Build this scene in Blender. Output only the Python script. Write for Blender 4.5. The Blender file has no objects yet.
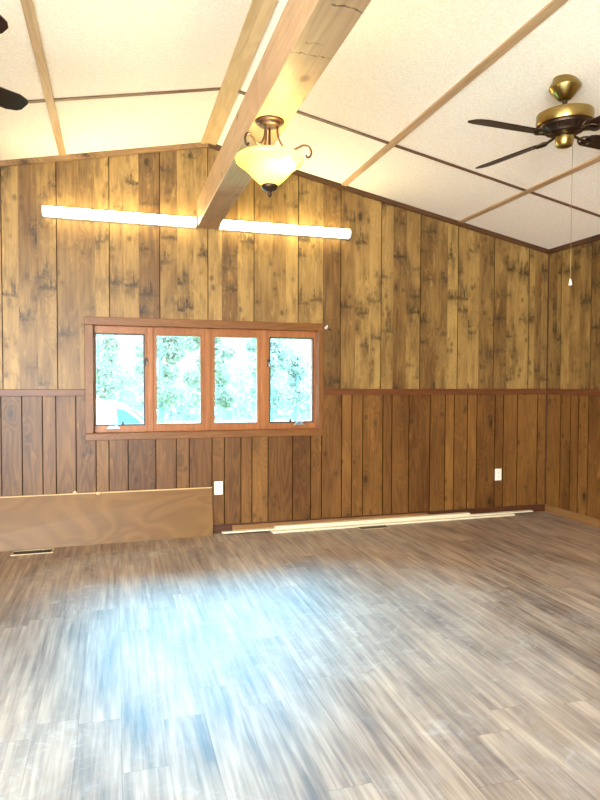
import bpy, bmesh, math, random
from mathutils import Vector, Matrix
random.seed(7)
scene = bpy.context.scene
col = scene.collection

# ------------------------------------------------------------------ camera
cam_data = bpy.data.cameras.new('camera')
cam = bpy.data.objects.new('camera', cam_data)
col.objects.link(cam)
RT = Vector((0.95846422, -0.28519736, 0.00296847)).normalized()
FW = Vector((0.28514829, 0.95797412, -0.03124162)).normalized()
UP = RT.cross(FW).normalized()
m4 = Matrix((RT, UP, -FW)).transposed().to_4x4()
m4.translation = Vector((-4.19331, -5.30830, 1.3216))
cam.matrix_world = m4
cam_data.sensor_fit = 'HORIZONTAL'
cam_data.sensor_width = 36.0
cam_data.lens = 36.0 * 619.41 / 600.0
cam_data.clip_start = 0.05
cam_data.clip_end = 300
scene.camera = cam

# ------------------------------------------------------------------ exposure
vs = scene.view_settings
vs.view_transform = 'Standard'
vs.look = 'None'
vs.gamma = 1.0
vs.use_curve_mapping = False
vs.exposure = 0.0
scene.cycles.use_denoising = True
scene.cycles.max_bounces = 10
scene.cycles.diffuse_bounces = 6
scene.cycles.sample_clamp_indirect = 8.0

# ------------------------------------------------------------------ sky
SKY_LOW = (1.3, 1.45, 1.5)
SKY_HIGH = (11.0, 39.0, 62.0)
world = bpy.data.worlds.new('sky')
scene.world = world
world.use_nodes = True
wt = world.node_tree
wt.nodes.clear()
w_out = wt.nodes.new('ShaderNodeOutputWorld')
w_bg = wt.nodes.new('ShaderNodeBackground')
w_tc = wt.nodes.new('ShaderNodeTexCoord')
w_sep = wt.nodes.new('ShaderNodeSeparateXYZ')
w_map = wt.nodes.new('ShaderNodeMapRange')
w_mix = wt.nodes.new('ShaderNodeMix')
w_mix.data_type = 'RGBA'
w_map.interpolation_type = 'SMOOTHSTEP'
w_map.inputs['From Min'].default_value = 0.12
w_map.inputs['From Max'].default_value = 0.42
wt.links.new(w_tc.outputs['Generated'], w_sep.inputs[0])
wt.links.new(w_sep.outputs['Z'], w_map.inputs['Value'])
wt.links.new(w_map.outputs['Result'], w_mix.inputs['Factor'])
w_mix.inputs['A'].default_value = (*SKY_LOW, 1)
w_mix.inputs['B'].default_value = (*SKY_HIGH, 1)
wt.links.new(w_mix.outputs['Result'], w_bg.inputs['Color'])
wt.links.new(w_bg.outputs[0], w_out.inputs['Surface'])

# ------------------------------------------------------------------ fill lamps added outside unseen openings in the left and front walls
ld = bpy.data.lights.new('unseen_fill_left', 'AREA')
ld.shape = 'RECTANGLE'
ld.size = 3.6
ld.size_y = 2.1
ld.energy = 300
ld.color = (1.0, 0.93, 0.86)
lo = bpy.data.objects.new('unseen_fill_left', ld)
col.objects.link(lo)
lo.location = (-7.02, -6.35, 1.2)
lo.rotation_euler = (math.radians(90), 0, math.radians(-90))
ld2 = bpy.data.lights.new('unseen_fill_front', 'AREA')  # second added fill lamp, at the unseen front wall opening
ld2.shape = 'RECTANGLE'
ld2.size = 1.9
ld2.size_y = 2.1
ld2.energy = 690
ld2.color = (1.0, 0.93, 0.86)
lo2 = bpy.data.objects.new('unseen_fill_front', ld2)
col.objects.link(lo2)
lo2.location = (-5.78, -8.76, 1.2)
lo2.rotation_euler = (math.radians(90), 0, 0)
TUBE_EMIT = (37.0, 31.0, 15.5)
BOWL_EMIT = 11.0      # bulb watts inside the bowl

# ------------------------------------------------------------------ dimensions
RIDGE_X, EAVE, SLOPE = -3.433, 2.6414, 0.2013
RIDGE_Z = EAVE + SLOPE * -RIDGE_X
LEFT_X, FRONT_Y = -6.866, -8.6
RAIL_TOP = 1.2467


def roof_z(x):
    return RIDGE_Z - SLOPE * abs(x - RIDGE_X)


# ------------------------------------------------------------------ node helpers
class NT:
    def __init__(self, name):
        self.m = bpy.data.materials.new(name)
        self.m.use_nodes = True
        self.t = self.m.node_tree
        self.t.nodes.clear()
        self.out = self.t.nodes.new('ShaderNodeOutputMaterial')

    def n(self, kind, **kw):
        nd = self.t.nodes.new('ShaderNode' + kind)
        for k, v in kw.items():
            setattr(nd, k, v)
        return nd

    def link(self, a, b):
        self.t.links.new(a, b)

    def setin(self, sock, v):
        if hasattr(v, 'is_output') or isinstance(v, bpy.types.NodeSocket):
            self.link(v, sock)
        elif isinstance(v, (tuple, list)) and len(v) == 3 and sock.type == 'RGBA':
            sock.default_value = (*v, 1)
        else:
            sock.default_value = v

    def math(self, op, a, b=None, c=None, clamp=False):
        nd = self.n('Math', operation=op, use_clamp=clamp)
        self.setin(nd.inputs[0], a)
        if b is not None:
            self.setin(nd.inputs[1], b)
        if c is not None:
            self.setin(nd.inputs[2], c)
        return nd.outputs[0]

    def vmath(self, op, a, b=None):
        nd = self.n('VectorMath', operation=op)
        self.setin(nd.inputs[0], a)
        if b is not None:
            self.setin(nd.inputs[1], b)
        return nd.outputs[0]

    def mix(self, f, a, b, blend='MIX'):
        nd = self.n('Mix', data_type='RGBA', blend_type=blend)
        self.setin(nd.inputs['Factor'], f)
        self.setin(nd.inputs['A'], a)
        self.setin(nd.inputs['B'], b)
        return nd.outputs['Result']

    def noise(self, vec, scale=1.0, detail=3.0, rough=0.55, dist=0.0):
        nd = self.n('TexNoise')
        self.link(vec, nd.inputs['Vector'])
        nd.inputs['Scale'].default_value = scale
        nd.inputs['Detail'].default_value = detail
        nd.inputs['Roughness'].default_value = rough
        nd.inputs['Distortion'].default_value = dist
        return nd.outputs['Fac']

    def voro(self, vec, scale=1.0, rnd=1.0):
        nd = self.n('TexVoronoi')
        self.link(vec, nd.inputs['Vector'])
        nd.inputs['Scale'].default_value = scale
        nd.inputs['Randomness'].default_value = rnd
        return nd

    def step(self, v, a, b):
        nd = self.n('MapRange', interpolation_type='SMOOTHSTEP')
        self.setin(nd.inputs['Value'], v)
        nd.inputs['From Min'].default_value = min(a, b)
        nd.inputs['From Max'].default_value = max(a, b)
        if a > b:
            nd.inputs['To Min'].default_value = 1
            nd.inputs['To Max'].default_value = 0
        return nd.outputs['Result']

    def coords(self):
        return self.n('TexCoord').outputs['Object']

    def attr(self, name):
        return self.n('Attribute', attribute_name=name).outputs['Fac']

    def bsdf(self, color, rough=0.5, metal=0.0, spec=0.5, bump=None, bump_s=0.2, bump_d=0.01, emit=None, emit_s=0, coat=0.0):
        b = self.n('BsdfPrincipled')
        self.setin(b.inputs['Base Color'], color)
        self.setin(b.inputs['Roughness'], rough)
        b.inputs['Metallic'].default_value = metal
        b.inputs['Specular IOR Level'].default_value = spec
        if coat:
            b.inputs['Coat Weight'].default_value = coat
            b.inputs['Coat Roughness'].default_value = 0.25
        if bump is not None:
            bn = self.n('Bump')
            bn.inputs['Strength'].default_value = bump_s
            bn.inputs['Distance'].default_value = bump_d
            self.link(bump, bn.inputs['Height'])
            self.link(bn.outputs[0], b.inputs['Normal'])
        if emit is not None:
            self.setin(b.inputs['Emission Color'], emit)
            b.inputs['Emission Strength'].default_value = emit_s
        self.link(b.outputs[0], self.out.inputs['Surface'])
        return b


def simple(name, color, rough=0.5, metal=0.0, spec=0.5, var=0.06, vscale=25, emit=None, emit_s=0):
    t = NT(name)
    nz = t.noise(t.coords(), vscale, 3)
    lo_c = tuple(c * (1 - var) for c in color)
    hi_c = tuple(min(1, c * (1 + var)) for c in color)
    c = t.mix(nz, lo_c, hi_c)
    t.bsdf(c, rough, metal, spec, emit=emit, emit_s=emit_s)
    return t.m


def stretch(axis, k):
    return {'X': (k, 1, 1), 'Y': (1, k, 1), 'Z': (1, 1, k)}[axis]


def wood(name, dark, light, axis='Z', knots=0.0, rough=0.5, grain=1.0, spec=0.4, attr=False, blotch=False,
         blotch_color=(0.02, 0.012, 0.005), contour=60.0, base=0.35, tonew=0.5, ringw=0.2):
    t = NT(name)
    p = t.coords()
    if attr:
        sd = t.attr('seed')
        cmb = t.n('CombineXYZ')
        t.link(t.math('MULTIPLY', sd, 31.0), cmb.inputs[0])
        t.link(t.math('MULTIPLY', sd, 17.0), cmb.inputs[1])
        t.link(t.math('MULTIPLY', sd, 11.0), cmb.inputs[2])
        p = t.vmath('ADD', p, cmb.outputs[0])
    ps = t.vmath('MULTIPLY', p, stretch(axis, 0.11))
    pk = t.vmath('MULTIPLY', p, stretch(axis, 0.5))
    vk = t.voro(pk, 5.0)
    kd = vk.outputs['Distance']
    kinf = t.step(kd, 0.42, 0.0)
    n1 = t.noise(ps, 7.0 * grain, 2, 0.5)
    n1k = t.math('MULTIPLY_ADD', kinf, 0.35 if knots else 0.0, n1)
    ring = t.math('SINE', t.math('MULTIPLY', n1k, contour))
    ring = t.math('MULTIPLY_ADD', ring, 0.5, 0.5)
    pf = t.vmath('MULTIPLY', p, stretch(axis, 0.02))
    fib = t.noise(pf, 110.0 * grain, 3, 0.65)
    low = t.noise(t.vmath('MULTIPLY', p, stretch(axis, 0.25)), 4.0, 3, 0.6)
    f = t.math('MULTIPLY', ring, ringw)
    f = t.math('MULTIPLY_ADD', fib, 0.5, f)
    f = t.math('MULTIPLY_ADD', low, 1.15 if attr else 0.75, f)
    f = t.math('ADD', f, base - (0.95 if attr else 0.75))
    if attr:
        f = t.math('MULTIPLY_ADD', t.attr('tone'), tonew, t.math('SUBTRACT', f, tonew * 0.5))
    f = t.math('MAXIMUM', f, 0.0, clamp=True)
    c = t.mix(f, dark, light)
    if knots:
        sepc = t.n('SeparateColor')
        t.link(vk.outputs['Color'], sepc.inputs[0])
        gate = t.step(sepc.outputs[0], 1.0 - knots - 0.02, 1.0 - knots + 0.02)
        kwob = t.math('MULTIPLY_ADD', t.math('SUBTRACT', t.noise(p, 45, 2), 0.5), 0.10, kd)
        km = t.math('MULTIPLY', t.step(kwob, 0.13, 0.05), gate)
        halo = t.math('MULTIPLY', t.math('MULTIPLY', t.step(kwob, 0.34, 0.08), gate), 0.42)
        c = t.mix(halo, c, tuple(x * 0.45 for x in dark))
        c = t.mix(t.math('MULTIPLY', km, 0.85), c, tuple(x * 0.16 for x in dark))
        if attr:
            # pin knots and burls in loose clusters
            v2 = t.voro(t.vmath('MULTIPLY', p, stretch(axis, 0.7)), 15.0)
            w2 = t.math('MULTIPLY_ADD', t.math('SUBTRACT', t.noise(p, 70, 2), 0.5), 0.25, v2.outputs['Distance'])
            clus = t.step(t.noise(t.vmath('MULTIPLY', p, stretch(axis, 0.5)), 5.0, 2), 0.50, 0.62)
            c = t.mix(t.math('MULTIPLY', t.math('MULTIPLY', t.step(w2, 0.42, 0.10), clus), 0.62), c, tuple(x * 0.3 for x in dark))
            hi = t.step(t.noise(t.vmath('MULTIPLY', p, stretch(axis, 0.3)), 16.0, 3, 0.6), 0.60, 0.78)
            c = t.mix(t.math('MULTIPLY', hi, 0.40), c, tuple(min(1, x * 1.5) for x in light))
    if blotch:
        # pecky marks: flat dark ledges with little upright spires, and smoky streaks
        sp = t.n('SeparateXYZ')
        t.link(p, sp.inputs[0])
        wob = t.math('MULTIPLY', t.math('SUBTRACT', t.noise(p, 26, 3, 0.6), 0.5), 0.9)
        pb = t.vmath('MULTIPLY', p, (3.0, 3.0, 3.1))
        vb = t.voro(pb, 1.0)
        cen = t.n('SeparateXYZ')
        t.link(t.vmath('SUBTRACT', pb, vb.outputs['Position']), cen.inputs[0])
        side = t.math('MAXIMUM', t.math('ABSOLUTE', cen.outputs[0]), t.math('ABSOLUTE', cen.outputs[1]))
        dz = t.math('MULTIPLY_ADD', wob, 0.10, cen.outputs[2])
        wide = t.step(t.math('MULTIPLY_ADD', wob, 0.45, side), 0.42, 0.10)
        ledge = t.step(t.math('ABSOLUTE', t.math('MULTIPLY_ADD', wob, 0.06, dz)), 0.085, 0.005)
        spk_n = t.noise(t.vmath('MULTIPLY', p, (1, 1, 0.10)), 30, 3, 0.7)
        spk_h = t.math('MULTIPLY', t.step(spk_n, 0.44, 0.74), 0.62)
        above = t.step(t.math('SUBTRACT', dz, spk_h), 0.03, -0.10)
        above = t.math('MULTIPLY', above, t.step(dz, -0.06, 0.0))
        tex = t.step(t.noise(p, 48, 4, 0.75), 0.36, 0.60)
        mk = t.math('MULTIPLY', t.math('MAXIMUM', ledge, above), wide)
        mk = t.math('MULTIPLY', mk, t.math('MULTIPLY_ADD', tex, 0.65, 0.35))
        # feathered smoky stain round each mark and in long streaks
        sm = t.step(t.noise(t.vmath('MULTIPLY', p, (1.0, 1.0, 0.22)), 12, 4, 0.65), 0.46, 0.74)
        near = t.step(t.math('MULTIPLY_ADD', wob, 0.5, vb.outputs['Distance']), 0.52, 0.08)
        sm2 = t.math('MULTIPLY', near, t.step(t.noise(t.vmath('MULTIPLY', p, (1, 1, 0.35)), 22, 4, 0.7), 0.34, 0.62))
        c = t.mix(t.math('MULTIPLY', sm, 0.62), c, tuple(x * 0.42 for x in dark))
        c = t.mix(t.math('MULTIPLY', sm2, 0.66), c, tuple(x * 0.40 for x in dark))
        c = t.mix(t.math('MULTIPLY', mk, 0.92), c, blotch_color)
    if attr:
        gr = t.attr('groove')
        c = t.mix(gr, c, tuple(x * 0.32 for x in dark))
    b = t.bsdf(c, rough, 0, spec, bump=fib, bump_s=0.12, bump_d=0.003)
    if attr:
        t.link(t.math('MULTIPLY', t.math('SUBTRACT', 1.0, gr), spec), b.inputs['Specular IOR Level'])
    return t.m


# ------------------------------------------------------------------ materials
M = {}
M['upper'] = wood('rustic_upper_panelling', (0.115, 0.055, 0.014), (0.40, 0.258, 0.083), 'Z', knots=0.3, rough=0.42,
                  attr=True, blotch=True, base=0.47, tonew=0.8, ringw=0.13)
M['lower'] = wood('knotty_lower_panelling', (0.076, 0.028, 0.005), (0.26, 0.125, 0.029), 'Z', knots=0.6, rough=0.42,
                  attr=True, base=0.36, tonew=0.34)
M['rail'] = wood('reddish_trim_wood', (0.085, 0.026, 0.007), (0.175, 0.06, 0.017), 'X', knots=0.1, rough=0.4)
M['rail_y'] = wood('reddish_trim_wood_side', (0.085, 0.026, 0.007), (0.175, 0.06, 0.017), 'Y', knots=0.1, rough=0.4)
M['crown_l'] = wood('lit_crown_wood', (0.16, 0.08, 0.03), (0.42, 0.26, 0.11), 'X', knots=0.25, rough=0.45)  # left run of the same crown wood, lamplight put into its colour
M['crown'] = wood('shaded_crown_wood', (0.05, 0.02, 0.007), (0.13, 0.056, 0.02), 'X', knots=0.2, rough=0.45)  # right run of the same crown wood, shade put into its colour
M['crown_y'] = wood('dark_crown_wood_side', (0.05, 0.018, 0.007), (0.12, 0.05, 0.02), 'Y', knots=0.2, rough=0.45)
M['base'] = wood('dark_baseboard_wood', (0.05, 0.016, 0.007), (0.11, 0.04, 0.016), 'X', rough=0.4)
M['base_y'] = wood('brown_baseboard_wood', (0.16, 0.075, 0.024), (0.32, 0.17, 0.06), 'Y', rough=0.4)
M['batten'] = wood('tan_batten_wood', (0.33, 0.20, 0.10), (0.62, 0.44, 0.27), 'Y', rough=0.5)
M['ridge'] = wood('pale_ridge_board_wood', (0.42, 0.29, 0.14), (0.72, 0.55, 0.32), 'Y', rough=0.5)
M['batten_x'] = wood('dark_batten_wood', (0.085, 0.04, 0.018), (0.2, 0.105, 0.05), 'X', rough=0.5)
M['sash'] = wood('orange_window_wood', (0.23, 0.08, 0.024), (0.46, 0.195, 0.068), 'Z', rough=0.35)
M['sash_x'] = wood('orange_window_wood_level', (0.23, 0.08, 0.024), (0.46, 0.195, 0.068), 'X', rough=0.35)
M['casing'] = wood('brown_casing_wood', (0.12, 0.044, 0.010), (0.26, 0.112, 0.031), 'X', knots=0.15, rough=0.4)
M['casing_z'] = wood('brown_casing_wood_upright', (0.12, 0.044, 0.010), (0.26, 0.112, 0.031), 'Z', knots=0.15, rough=0.4)
M['ply_edge'] = wood('pale_plywood_edge', (0.55, 0.38, 0.18), (0.8, 0.62, 0.36), 'X', rough=0.6)
M['brown_board'] = wood('brown_trim_board', (0.16, 0.07, 0.022), (0.34, 0.18, 0.07), 'X', rough=0.45)
M['white_board'] = simple('cream_painted_trim', (0.74, 0.67, 0.50), 0.4)
M['white_plastic'] = simple('white_plastic', (0.86, 0.84, 0.78), 0.35)
M['slot'] = simple('dark_slot', (0.03, 0.025, 0.02), 0.6)
M['gasket'] = simple('dark_gasket', (0.035, 0.028, 0.026), 0.5)
M['brass'] = simple('antique_brass', (0.31, 0.22, 0.075), 0.28, 1.0)
M['dark_metal'] = simple('dark_bronze_metal', (0.06, 0.035, 0.022), 0.35, 0.8)
M['bronze'] = simple('oiled_bronze', (0.05, 0.022, 0.012), 0.45, 0.4)
M['nickel'] = simple('grey_metal_hardware', (0.55, 0.55, 0.56), 0.3, 0.9)
M['blade'] = wood('dark_walnut_blade', (0.010, 0.004, 0.003), (0.028, 0.010, 0.007), 'X', rough=0.4, spec=0.25)
M['register'] = simple('tan_metal_register', (0.50, 0.42, 0.28), 0.4, 0.5)
M['fixture_white'] = simple('white_enamel', (0.9, 0.86, 0.76), 0.35)
M['tube'] = simple('lit_tube_diffuser', (0.9, 0.88, 0.8), 0.4, emit=tuple(c / 40.0 for c in TUBE_EMIT), emit_s=40.0)
M['outer_shell'] = simple('outer_sheathing', (0.4, 0.33, 0.25), 0.8)
M['plain_wall'] = simple('plain_cream_wall', (0.62, 0.5, 0.34), 0.7)
M['chain'] = simple('chain_metal', (0.3, 0.24, 0.13), 0.35, 0.8)
M['trunk'] = wood('grey_bark', (0.10, 0.08, 0.07), (0.25, 0.21, 0.19), 'Z', rough=0.9)
M['grass'] = simple('lawn_green', (0.16, 0.26, 0.11), 0.9, var=0.3, vscale=3)
M['car_paint'] = simple('white_car_paint', (0.9, 0.92, 0.92), 0.25)
M['car_glass'] = simple('dark_teal_car_glass', (0.055, 0.05, 0.04), 0.5, spec=0.1)
M['rubber'] = simple('black_rubber', (0.02, 0.02, 0.02), 0.7)


def mat_leaf(name, c1, c2):
    t = NT(name)
    nz = t.noise(t.coords(), 1.3, 3)
    c = t.mix(t.step(nz, 0.35, 0.65), c1, c2)
    d = t.n('BsdfDiffuse')
    tr = t.n('BsdfTranslucent')
    t.link(c, d.inputs[0])
    t.link(c, tr.inputs[0])
    mx = t.n('MixShader')
    mx.inputs[0].default_value = 0.45
    t.link(d.outputs[0], mx.inputs[1])
    t.link(tr.outputs[0], mx.inputs[2])
    t.link(mx.outputs[0], t.out.inputs['Surface'])
    return t.m


M['leaf'] = mat_leaf('pale_green_leaves', (0.26, 0.155, 0.098), (0.32, 0.195, 0.128))
M['leaf_cool'] = mat_leaf('bluish_green_leaves', (0.29, 0.175, 0.132), (0.34, 0.208, 0.158))


def mat_glass():
    t = NT('clear_window_glass')
    tr = t.n('BsdfTransparent')
    tr.inputs[0].default_value = (0.97, 0.99, 0.98, 1)
    gl = t.n('BsdfGlossy')
    gl.inputs['Roughness'].default_value = 0.02
    fr = t.n('Fresnel')
    fr.inputs[0].default_value = 1.45
    mx = t.n('MixShader')
    t.link(fr.outputs[0], mx.inputs[0])
    t.link(tr.outputs[0], mx.inputs[1])
    t.link(gl.outputs[0], mx.inputs[2])
    t.link(mx.outputs[0], t.out.inputs['Surface'])
    return t.m


M['glass'] = mat_glass()


def mat_bowl():
    t = NT('cream_alabaster_glass')
    nz = t.noise(t.coords(), 9, 4)
    c = t.mix(nz, (0.80, 0.68, 0.24), (0.90, 0.80, 0.36))
    d = t.n('BsdfDiffuse')
    tr = t.n('BsdfTranslucent')
    gl = t.n('BsdfGlossy')
    gl.inputs['Roughness'].default_value = 0.25
    t.link(c, d.inputs[0])
    t.link(c, tr.inputs[0])
    mx = t.n('MixShader')
    mx.inputs[0].default_value = 0.6
    t.link(d.outputs[0], mx.inputs[1])
    t.link(tr.outputs[0], mx.inputs[2])
    m2 = t.n('MixShader')
    m2.inputs[0].default_value = 0.05
    t.link(mx.outputs[0], m2.inputs[1])
    t.link(gl.outputs[0], m2.inputs[2])
    tp = t.n('BsdfTransparent')
    tp.inputs[0].default_value = (1.0, 0.93, 0.7, 1)
    m3 = t.n('MixShader')
    m3.inputs[0].default_value = 0.30
    t.link(m2.outputs[0], m3.inputs[1])
    t.link(tp.outputs[0], m3.inputs[2])
    t.link(m3.outputs[0], t.out.inputs['Surface'])
    return t.m


M['bowl'] = mat_bowl()


def mat_ceiling():
    t = NT('speckled_cream_ceiling_tile')
    p = t.coords()
    sp = t.noise(p, 70, 4, 0.7)
    lg = t.noise(p, 1.2, 3)
    c = t.mix(t.step(sp, 0.36, 0.62), (0.82, 0.765, 0.67), (0.93, 0.89, 0.81))
    c = t.mix(t.math('MULTIPLY', lg, 0.25), c, (0.90, 0.80, 0.64))
    t.bsdf(c, 0.8, 0, 0.2, bump=sp, bump_s=0.25, bump_d=0.004)
    return t.m


M['ceiling'] = mat_ceiling()


def mat_floor():
    t = NT('streaky_laminate_planks')
    p = t.coords()
    sd = t.attr('seed')
    cmb = t.n('CombineXYZ')
    t.link(t.math('MULTIPLY', sd, 23.0), cmb.inputs[0])
    t.link(t.math('MULTIPLY', sd, 41.0), cmb.inputs[1])
    q = t.vmath('ADD', p, cmb.outputs[0])
    s1 = t.noise(t.vmath('MULTIPLY', q, (1, 0.055, 1)), 34, 3, 0.6, 0.3)
    s2 = t.noise(t.vmath('MULTIPLY', q, (1, 0.03, 1)), 75, 3, 0.6)
    s3 = t.noise(t.vmath('MULTIPLY', q, (1, 0.22, 1)), 6, 3, 0.6)
    f = t.math('MULTIPLY_ADD', s1, 1.05, t.math('MULTIPLY', s2, 0.40))
    f = t.math('MULTIPLY_ADD', s3, 0.85, f)
    f = t.math('MULTIPLY_ADD', t.math('SUBTRACT', t.attr('tone'), 0.5), 0.10, f)
    cr = t.n('ValToRGB')
    e = cr.color_ramp.elements
    e[0].position = 0.0
    e[0].color = (0.045, 0.029, 0.022, 1)
    e[1].position = 1.0
    e[1].color = (0.58, 0.435, 0.32, 1)
    for pos, c in ((0.22, (0.098, 0.063, 0.048)), (0.44, (0.225, 0.15, 0.105)), (0.7, (0.40, 0.285, 0.20))):
        el = e.new(pos)
        el.color = (*c, 1)
    t.link(t.math('SUBTRACT', f, 0.655), cr.inputs[0])
    c = cr.outputs[0]
    # pale drywall dust smears and scuffs lying on the planks
    du = t.step(t.noise(p, 1.1, 5, 0.62, 0.6), 0.36, 0.66)
    du2 = t.step(t.noise(p, 9.0, 4, 0.7, 1.5), 0.50, 0.72)
    dm = t.math('MULTIPLY', t.math('MULTIPLY_ADD', du2, 0.5, 0.3), du)
    c = t.mix(t.math('MULTIPLY', dm, 0.75), c, (0.52, 0.47, 0.43))
    c = t.mix(t.math('MULTIPLY', t.attr('groove'), 0.7), c, (0.03, 0.02, 0.015))
    rg = t.math('MULTIPLY_ADD', du, 0.08, t.math('MULTIPLY_ADD', s1, 0.08, 0.47))
    t.bsdf(c, rg, 0, 0.95, bump=s2, bump_s=0.025, bump_d=0.001)
    return t.m


M['floor'] = mat_floor()


def mat_plywood():
    t = NT('plywood_face')
    p = t.coords()
    ps = t.vmath('MULTIPLY', p, (0.45, 1, 1))
    n = t.noise(ps, 2.6, 2, 0.5, 0.8)
    ring = t.math('SINE', t.math('MULTIPLY', n, 62.0))
    low = t.noise(ps, 1.7, 3)
    f = t.math('MULTIPLY_ADD', ring, 0.11, t.math('MULTIPLY_ADD', low, 0.9, 0.02))
    fib = t.noise(t.vmath('MULTIPLY', p, (0.03, 1, 1)), 120, 3)
    f = t.math('MULTIPLY_ADD', fib, 0.2, f)
    f = t.math('SUBTRACT', f, 0.08, clamp=True)
    c = t.mix(f, (0.10, 0.044, 0.010), (0.25, 0.128, 0.034))
    sm = t.step(t.noise(t.vmath('MULTIPLY', p, (0.6, 1, 1)), 5, 3, 0.6, 1.2), 0.56, 0.76)
    c = t.mix(t.math('MULTIPLY', sm, 0.35), c, (0.15, 0.068, 0.022))
    t.bsdf(c, 0.45, 0, 0.35)
    return t.m


M['ply'] = mat_plywood()


def mat_beam():
    t = NT('pine_beam')
    p = t.coords()
    ps = t.vmath('MULTIPLY', p, (1, 0.08, 1))
    n1 = t.noise(ps, 9, 2)
    ring = t.math('SINE', t.math('MULTIPLY', n1, 45))
    fib = t.noise(t.vmath('MULTIPLY', p, (1, 0.02, 1)), 90, 3)
    low = t.noise(p, 2.2, 4, 0.6)
    f = t.math('MULTIPLY_ADD', ring, 0.08, t.math('MULTIPLY_ADD', low, 0.8, t.math('MULTIPLY', fib, 0.4)))
    f = t.math('SUBTRACT', f, 0.15, clamp=True)
    c = t.mix(f, (0.24, 0.135, 0.065), (0.54, 0.36, 0.205))
    st = t.step(t.noise(p, 3.0, 4, 0.65), 0.52, 0.70)
    c = t.mix(t.math('MULTIPLY', st, 0.30), c, (0.58, 0.34, 0.2))
    vk = t.voro(t.vmath('MULTIPLY', p, (1, 0.6, 1)), 5.5)
    km = t.step(vk.outputs['Distance'], 0.17, 0.04)
    c = t.mix(t.math('MULTIPLY', km, 0.75), c, (0.13, 0.06, 0.03))
    # checks across the grain
    sp = t.n('SeparateXYZ')
    t.link(p, sp.inputs[0])
    wob = t.math('MULTIPLY', t.math('SUBTRACT', t.noise(p, 9, 4, 0.6), 0.5), 0.16)
    yy = t.math('ADD', sp.outputs[1], wob)
    tot = None
    for k, (yc, x0, x1, wd) in enumerate(((-3.27, 0.05, 0.20, 0.009), (-3.02, 0.04, 0.10, 0.004), (-2.93, -0.1, 0.19, 0.004),
                                          (-2.58, -0.1, 0.06, 0.003), (-1.19, 0.06, 0.20, 0.005), (-1.62, 0.03, 0.12, 0.003))):
        d = t.math('ABSOLUTE', t.math('SUBTRACT', yy, yc))
        mk = t.step(d, wd, wd * 0.3)
        xx = t.math('ADD', sp.outputs[0], 3.528)
        mk = t.math('MULTIPLY', mk, t.step(xx, x0 - 0.01, x0 + 0.01))
        mk = t.math('MULTIPLY', mk, t.step(xx, x1 + 0.01, x1 - 0.01))
        tot = mk if tot is None else t.math('MAXIMUM', tot, mk)
    bot = t.step(sp.outputs[2], 2.63, 2.615)
    c = t.mix(t.math('MULTIPLY', t.math('MULTIPLY', tot, bot), 0.85), c, (0.05, 0.02, 0.01))
    t.bsdf(c, 0.5, 0, 0.3, bump=fib, bump_s=0.12, bump_d=0.003)
    return t.m


M['beam'] = mat_beam()


# ------------------------------------------------------------------ mesh helpers
def finish(name, bm, mat, parent=None, loc=None, smooth=False, bevel=0.0):
    me = bpy.data.meshes.new(name)
    bmesh.ops.recalc_face_normals(bm, faces=bm.faces[:])
    bm.to_mesh(me)
    bm.free()
    o = bpy.data.objects.new(name, me)
    if isinstance(mat, (list, tuple)):
        for mm in mat:
            me.materials.append(mm)
    else:
        me.materials.append(mat)
    col.objects.link(o)
    if parent is not None:
        o.parent = parent
    if loc is not None:
        o.location = loc
    if smooth:
        for p in me.polygons:
            p.use_smooth = True
    if bevel:
        md = o.modifiers.new('bevel', 'BEVEL')
        md.width = bevel
        md.segments = 2
        md.limit_method = 'ANGLE'
    return o


def smooth_by_angle(o, deg=40):
    me = o.data
    for p in me.polygons:
        p.use_smooth = True
    bm = bmesh.new()
    bm.from_mesh(me)
    for e in bm.edges:
        if len(e.link_faces) == 2 and e.calc_face_angle(0) > math.radians(deg):
            e.smooth = False
    bm.to_mesh(me)
    bm.free()
    return o


def box(bm, x0, x1, y0, y1, z0, z1):
    v = [bm.verts.new(c) for c in ((x0, y0, z0), (x1, y0, z0), (x1, y1, z0), (x0, y1, z0),
                                   (x0, y0, z1), (x1, y0, z1), (x1, y1, z1), (x0, y1, z1))]
    for f in ((0, 1, 2, 3), (4, 5, 6, 7), (0, 1, 5, 4), (1, 2, 6, 5), (2, 3, 7, 6), (3, 0, 4, 7)):
        bm.faces.new([v[i] for i in f])
    return v


def hexa(bm, pts):
    v = [bm.verts.new(c) for c in pts]
    for f in ((0, 1, 2, 3), (4, 5, 6, 7), (0, 1, 5, 4), (1, 2, 6, 5), (2, 3, 7, 6), (3, 0, 4, 7)):
        bm.faces.new([v[i] for i in f])
    return v


def prism(bm, poly, axis, a, b):
    """extrude a 2-D polygon along an axis between a and b"""
    def P(u, v, w):
        return {'X': (w, u, v), 'Y': (u, w, v), 'Z': (u, v, w)}[axis]
    A = [bm.verts.new(P(u, v, a)) for u, v in poly]
    B = [bm.verts.new(P(u, v, b)) for u, v in poly]
    n = len(poly)
    bm.faces.new(A)
    bm.faces.new(B)
    for i in range(n):
        bm.faces.new((A[i], A[(i + 1) % n], B[(i + 1) % n], B[i]))


def lathe(bm, prof, seg=32, cx=0, cy=0):
    rings = []
    for r, z in prof:
        if r < 1e-5:
            rings.append([bm.verts.new((cx, cy, z))])
        else:
            rings.append([bm.verts.new((cx + r * math.cos(2 * math.pi * i / seg), cy + r * math.sin(2 * math.pi * i / seg), z)) for i in range(seg)])
    for a, b in zip(rings, rings[1:]):
        for i in range(seg):
            j = (i + 1) % seg
            if len(a) == 1 and len(b) == 1:
                continue
            if len(a) == 1:
                bm.faces.new((a[0], b[i], b[j]))
            elif len(b) == 1:
                bm.faces.new((a[i], a[j], b[0]))
            else:
                bm.faces.new((a[i], a[j], b[j], b[i]))


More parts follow.
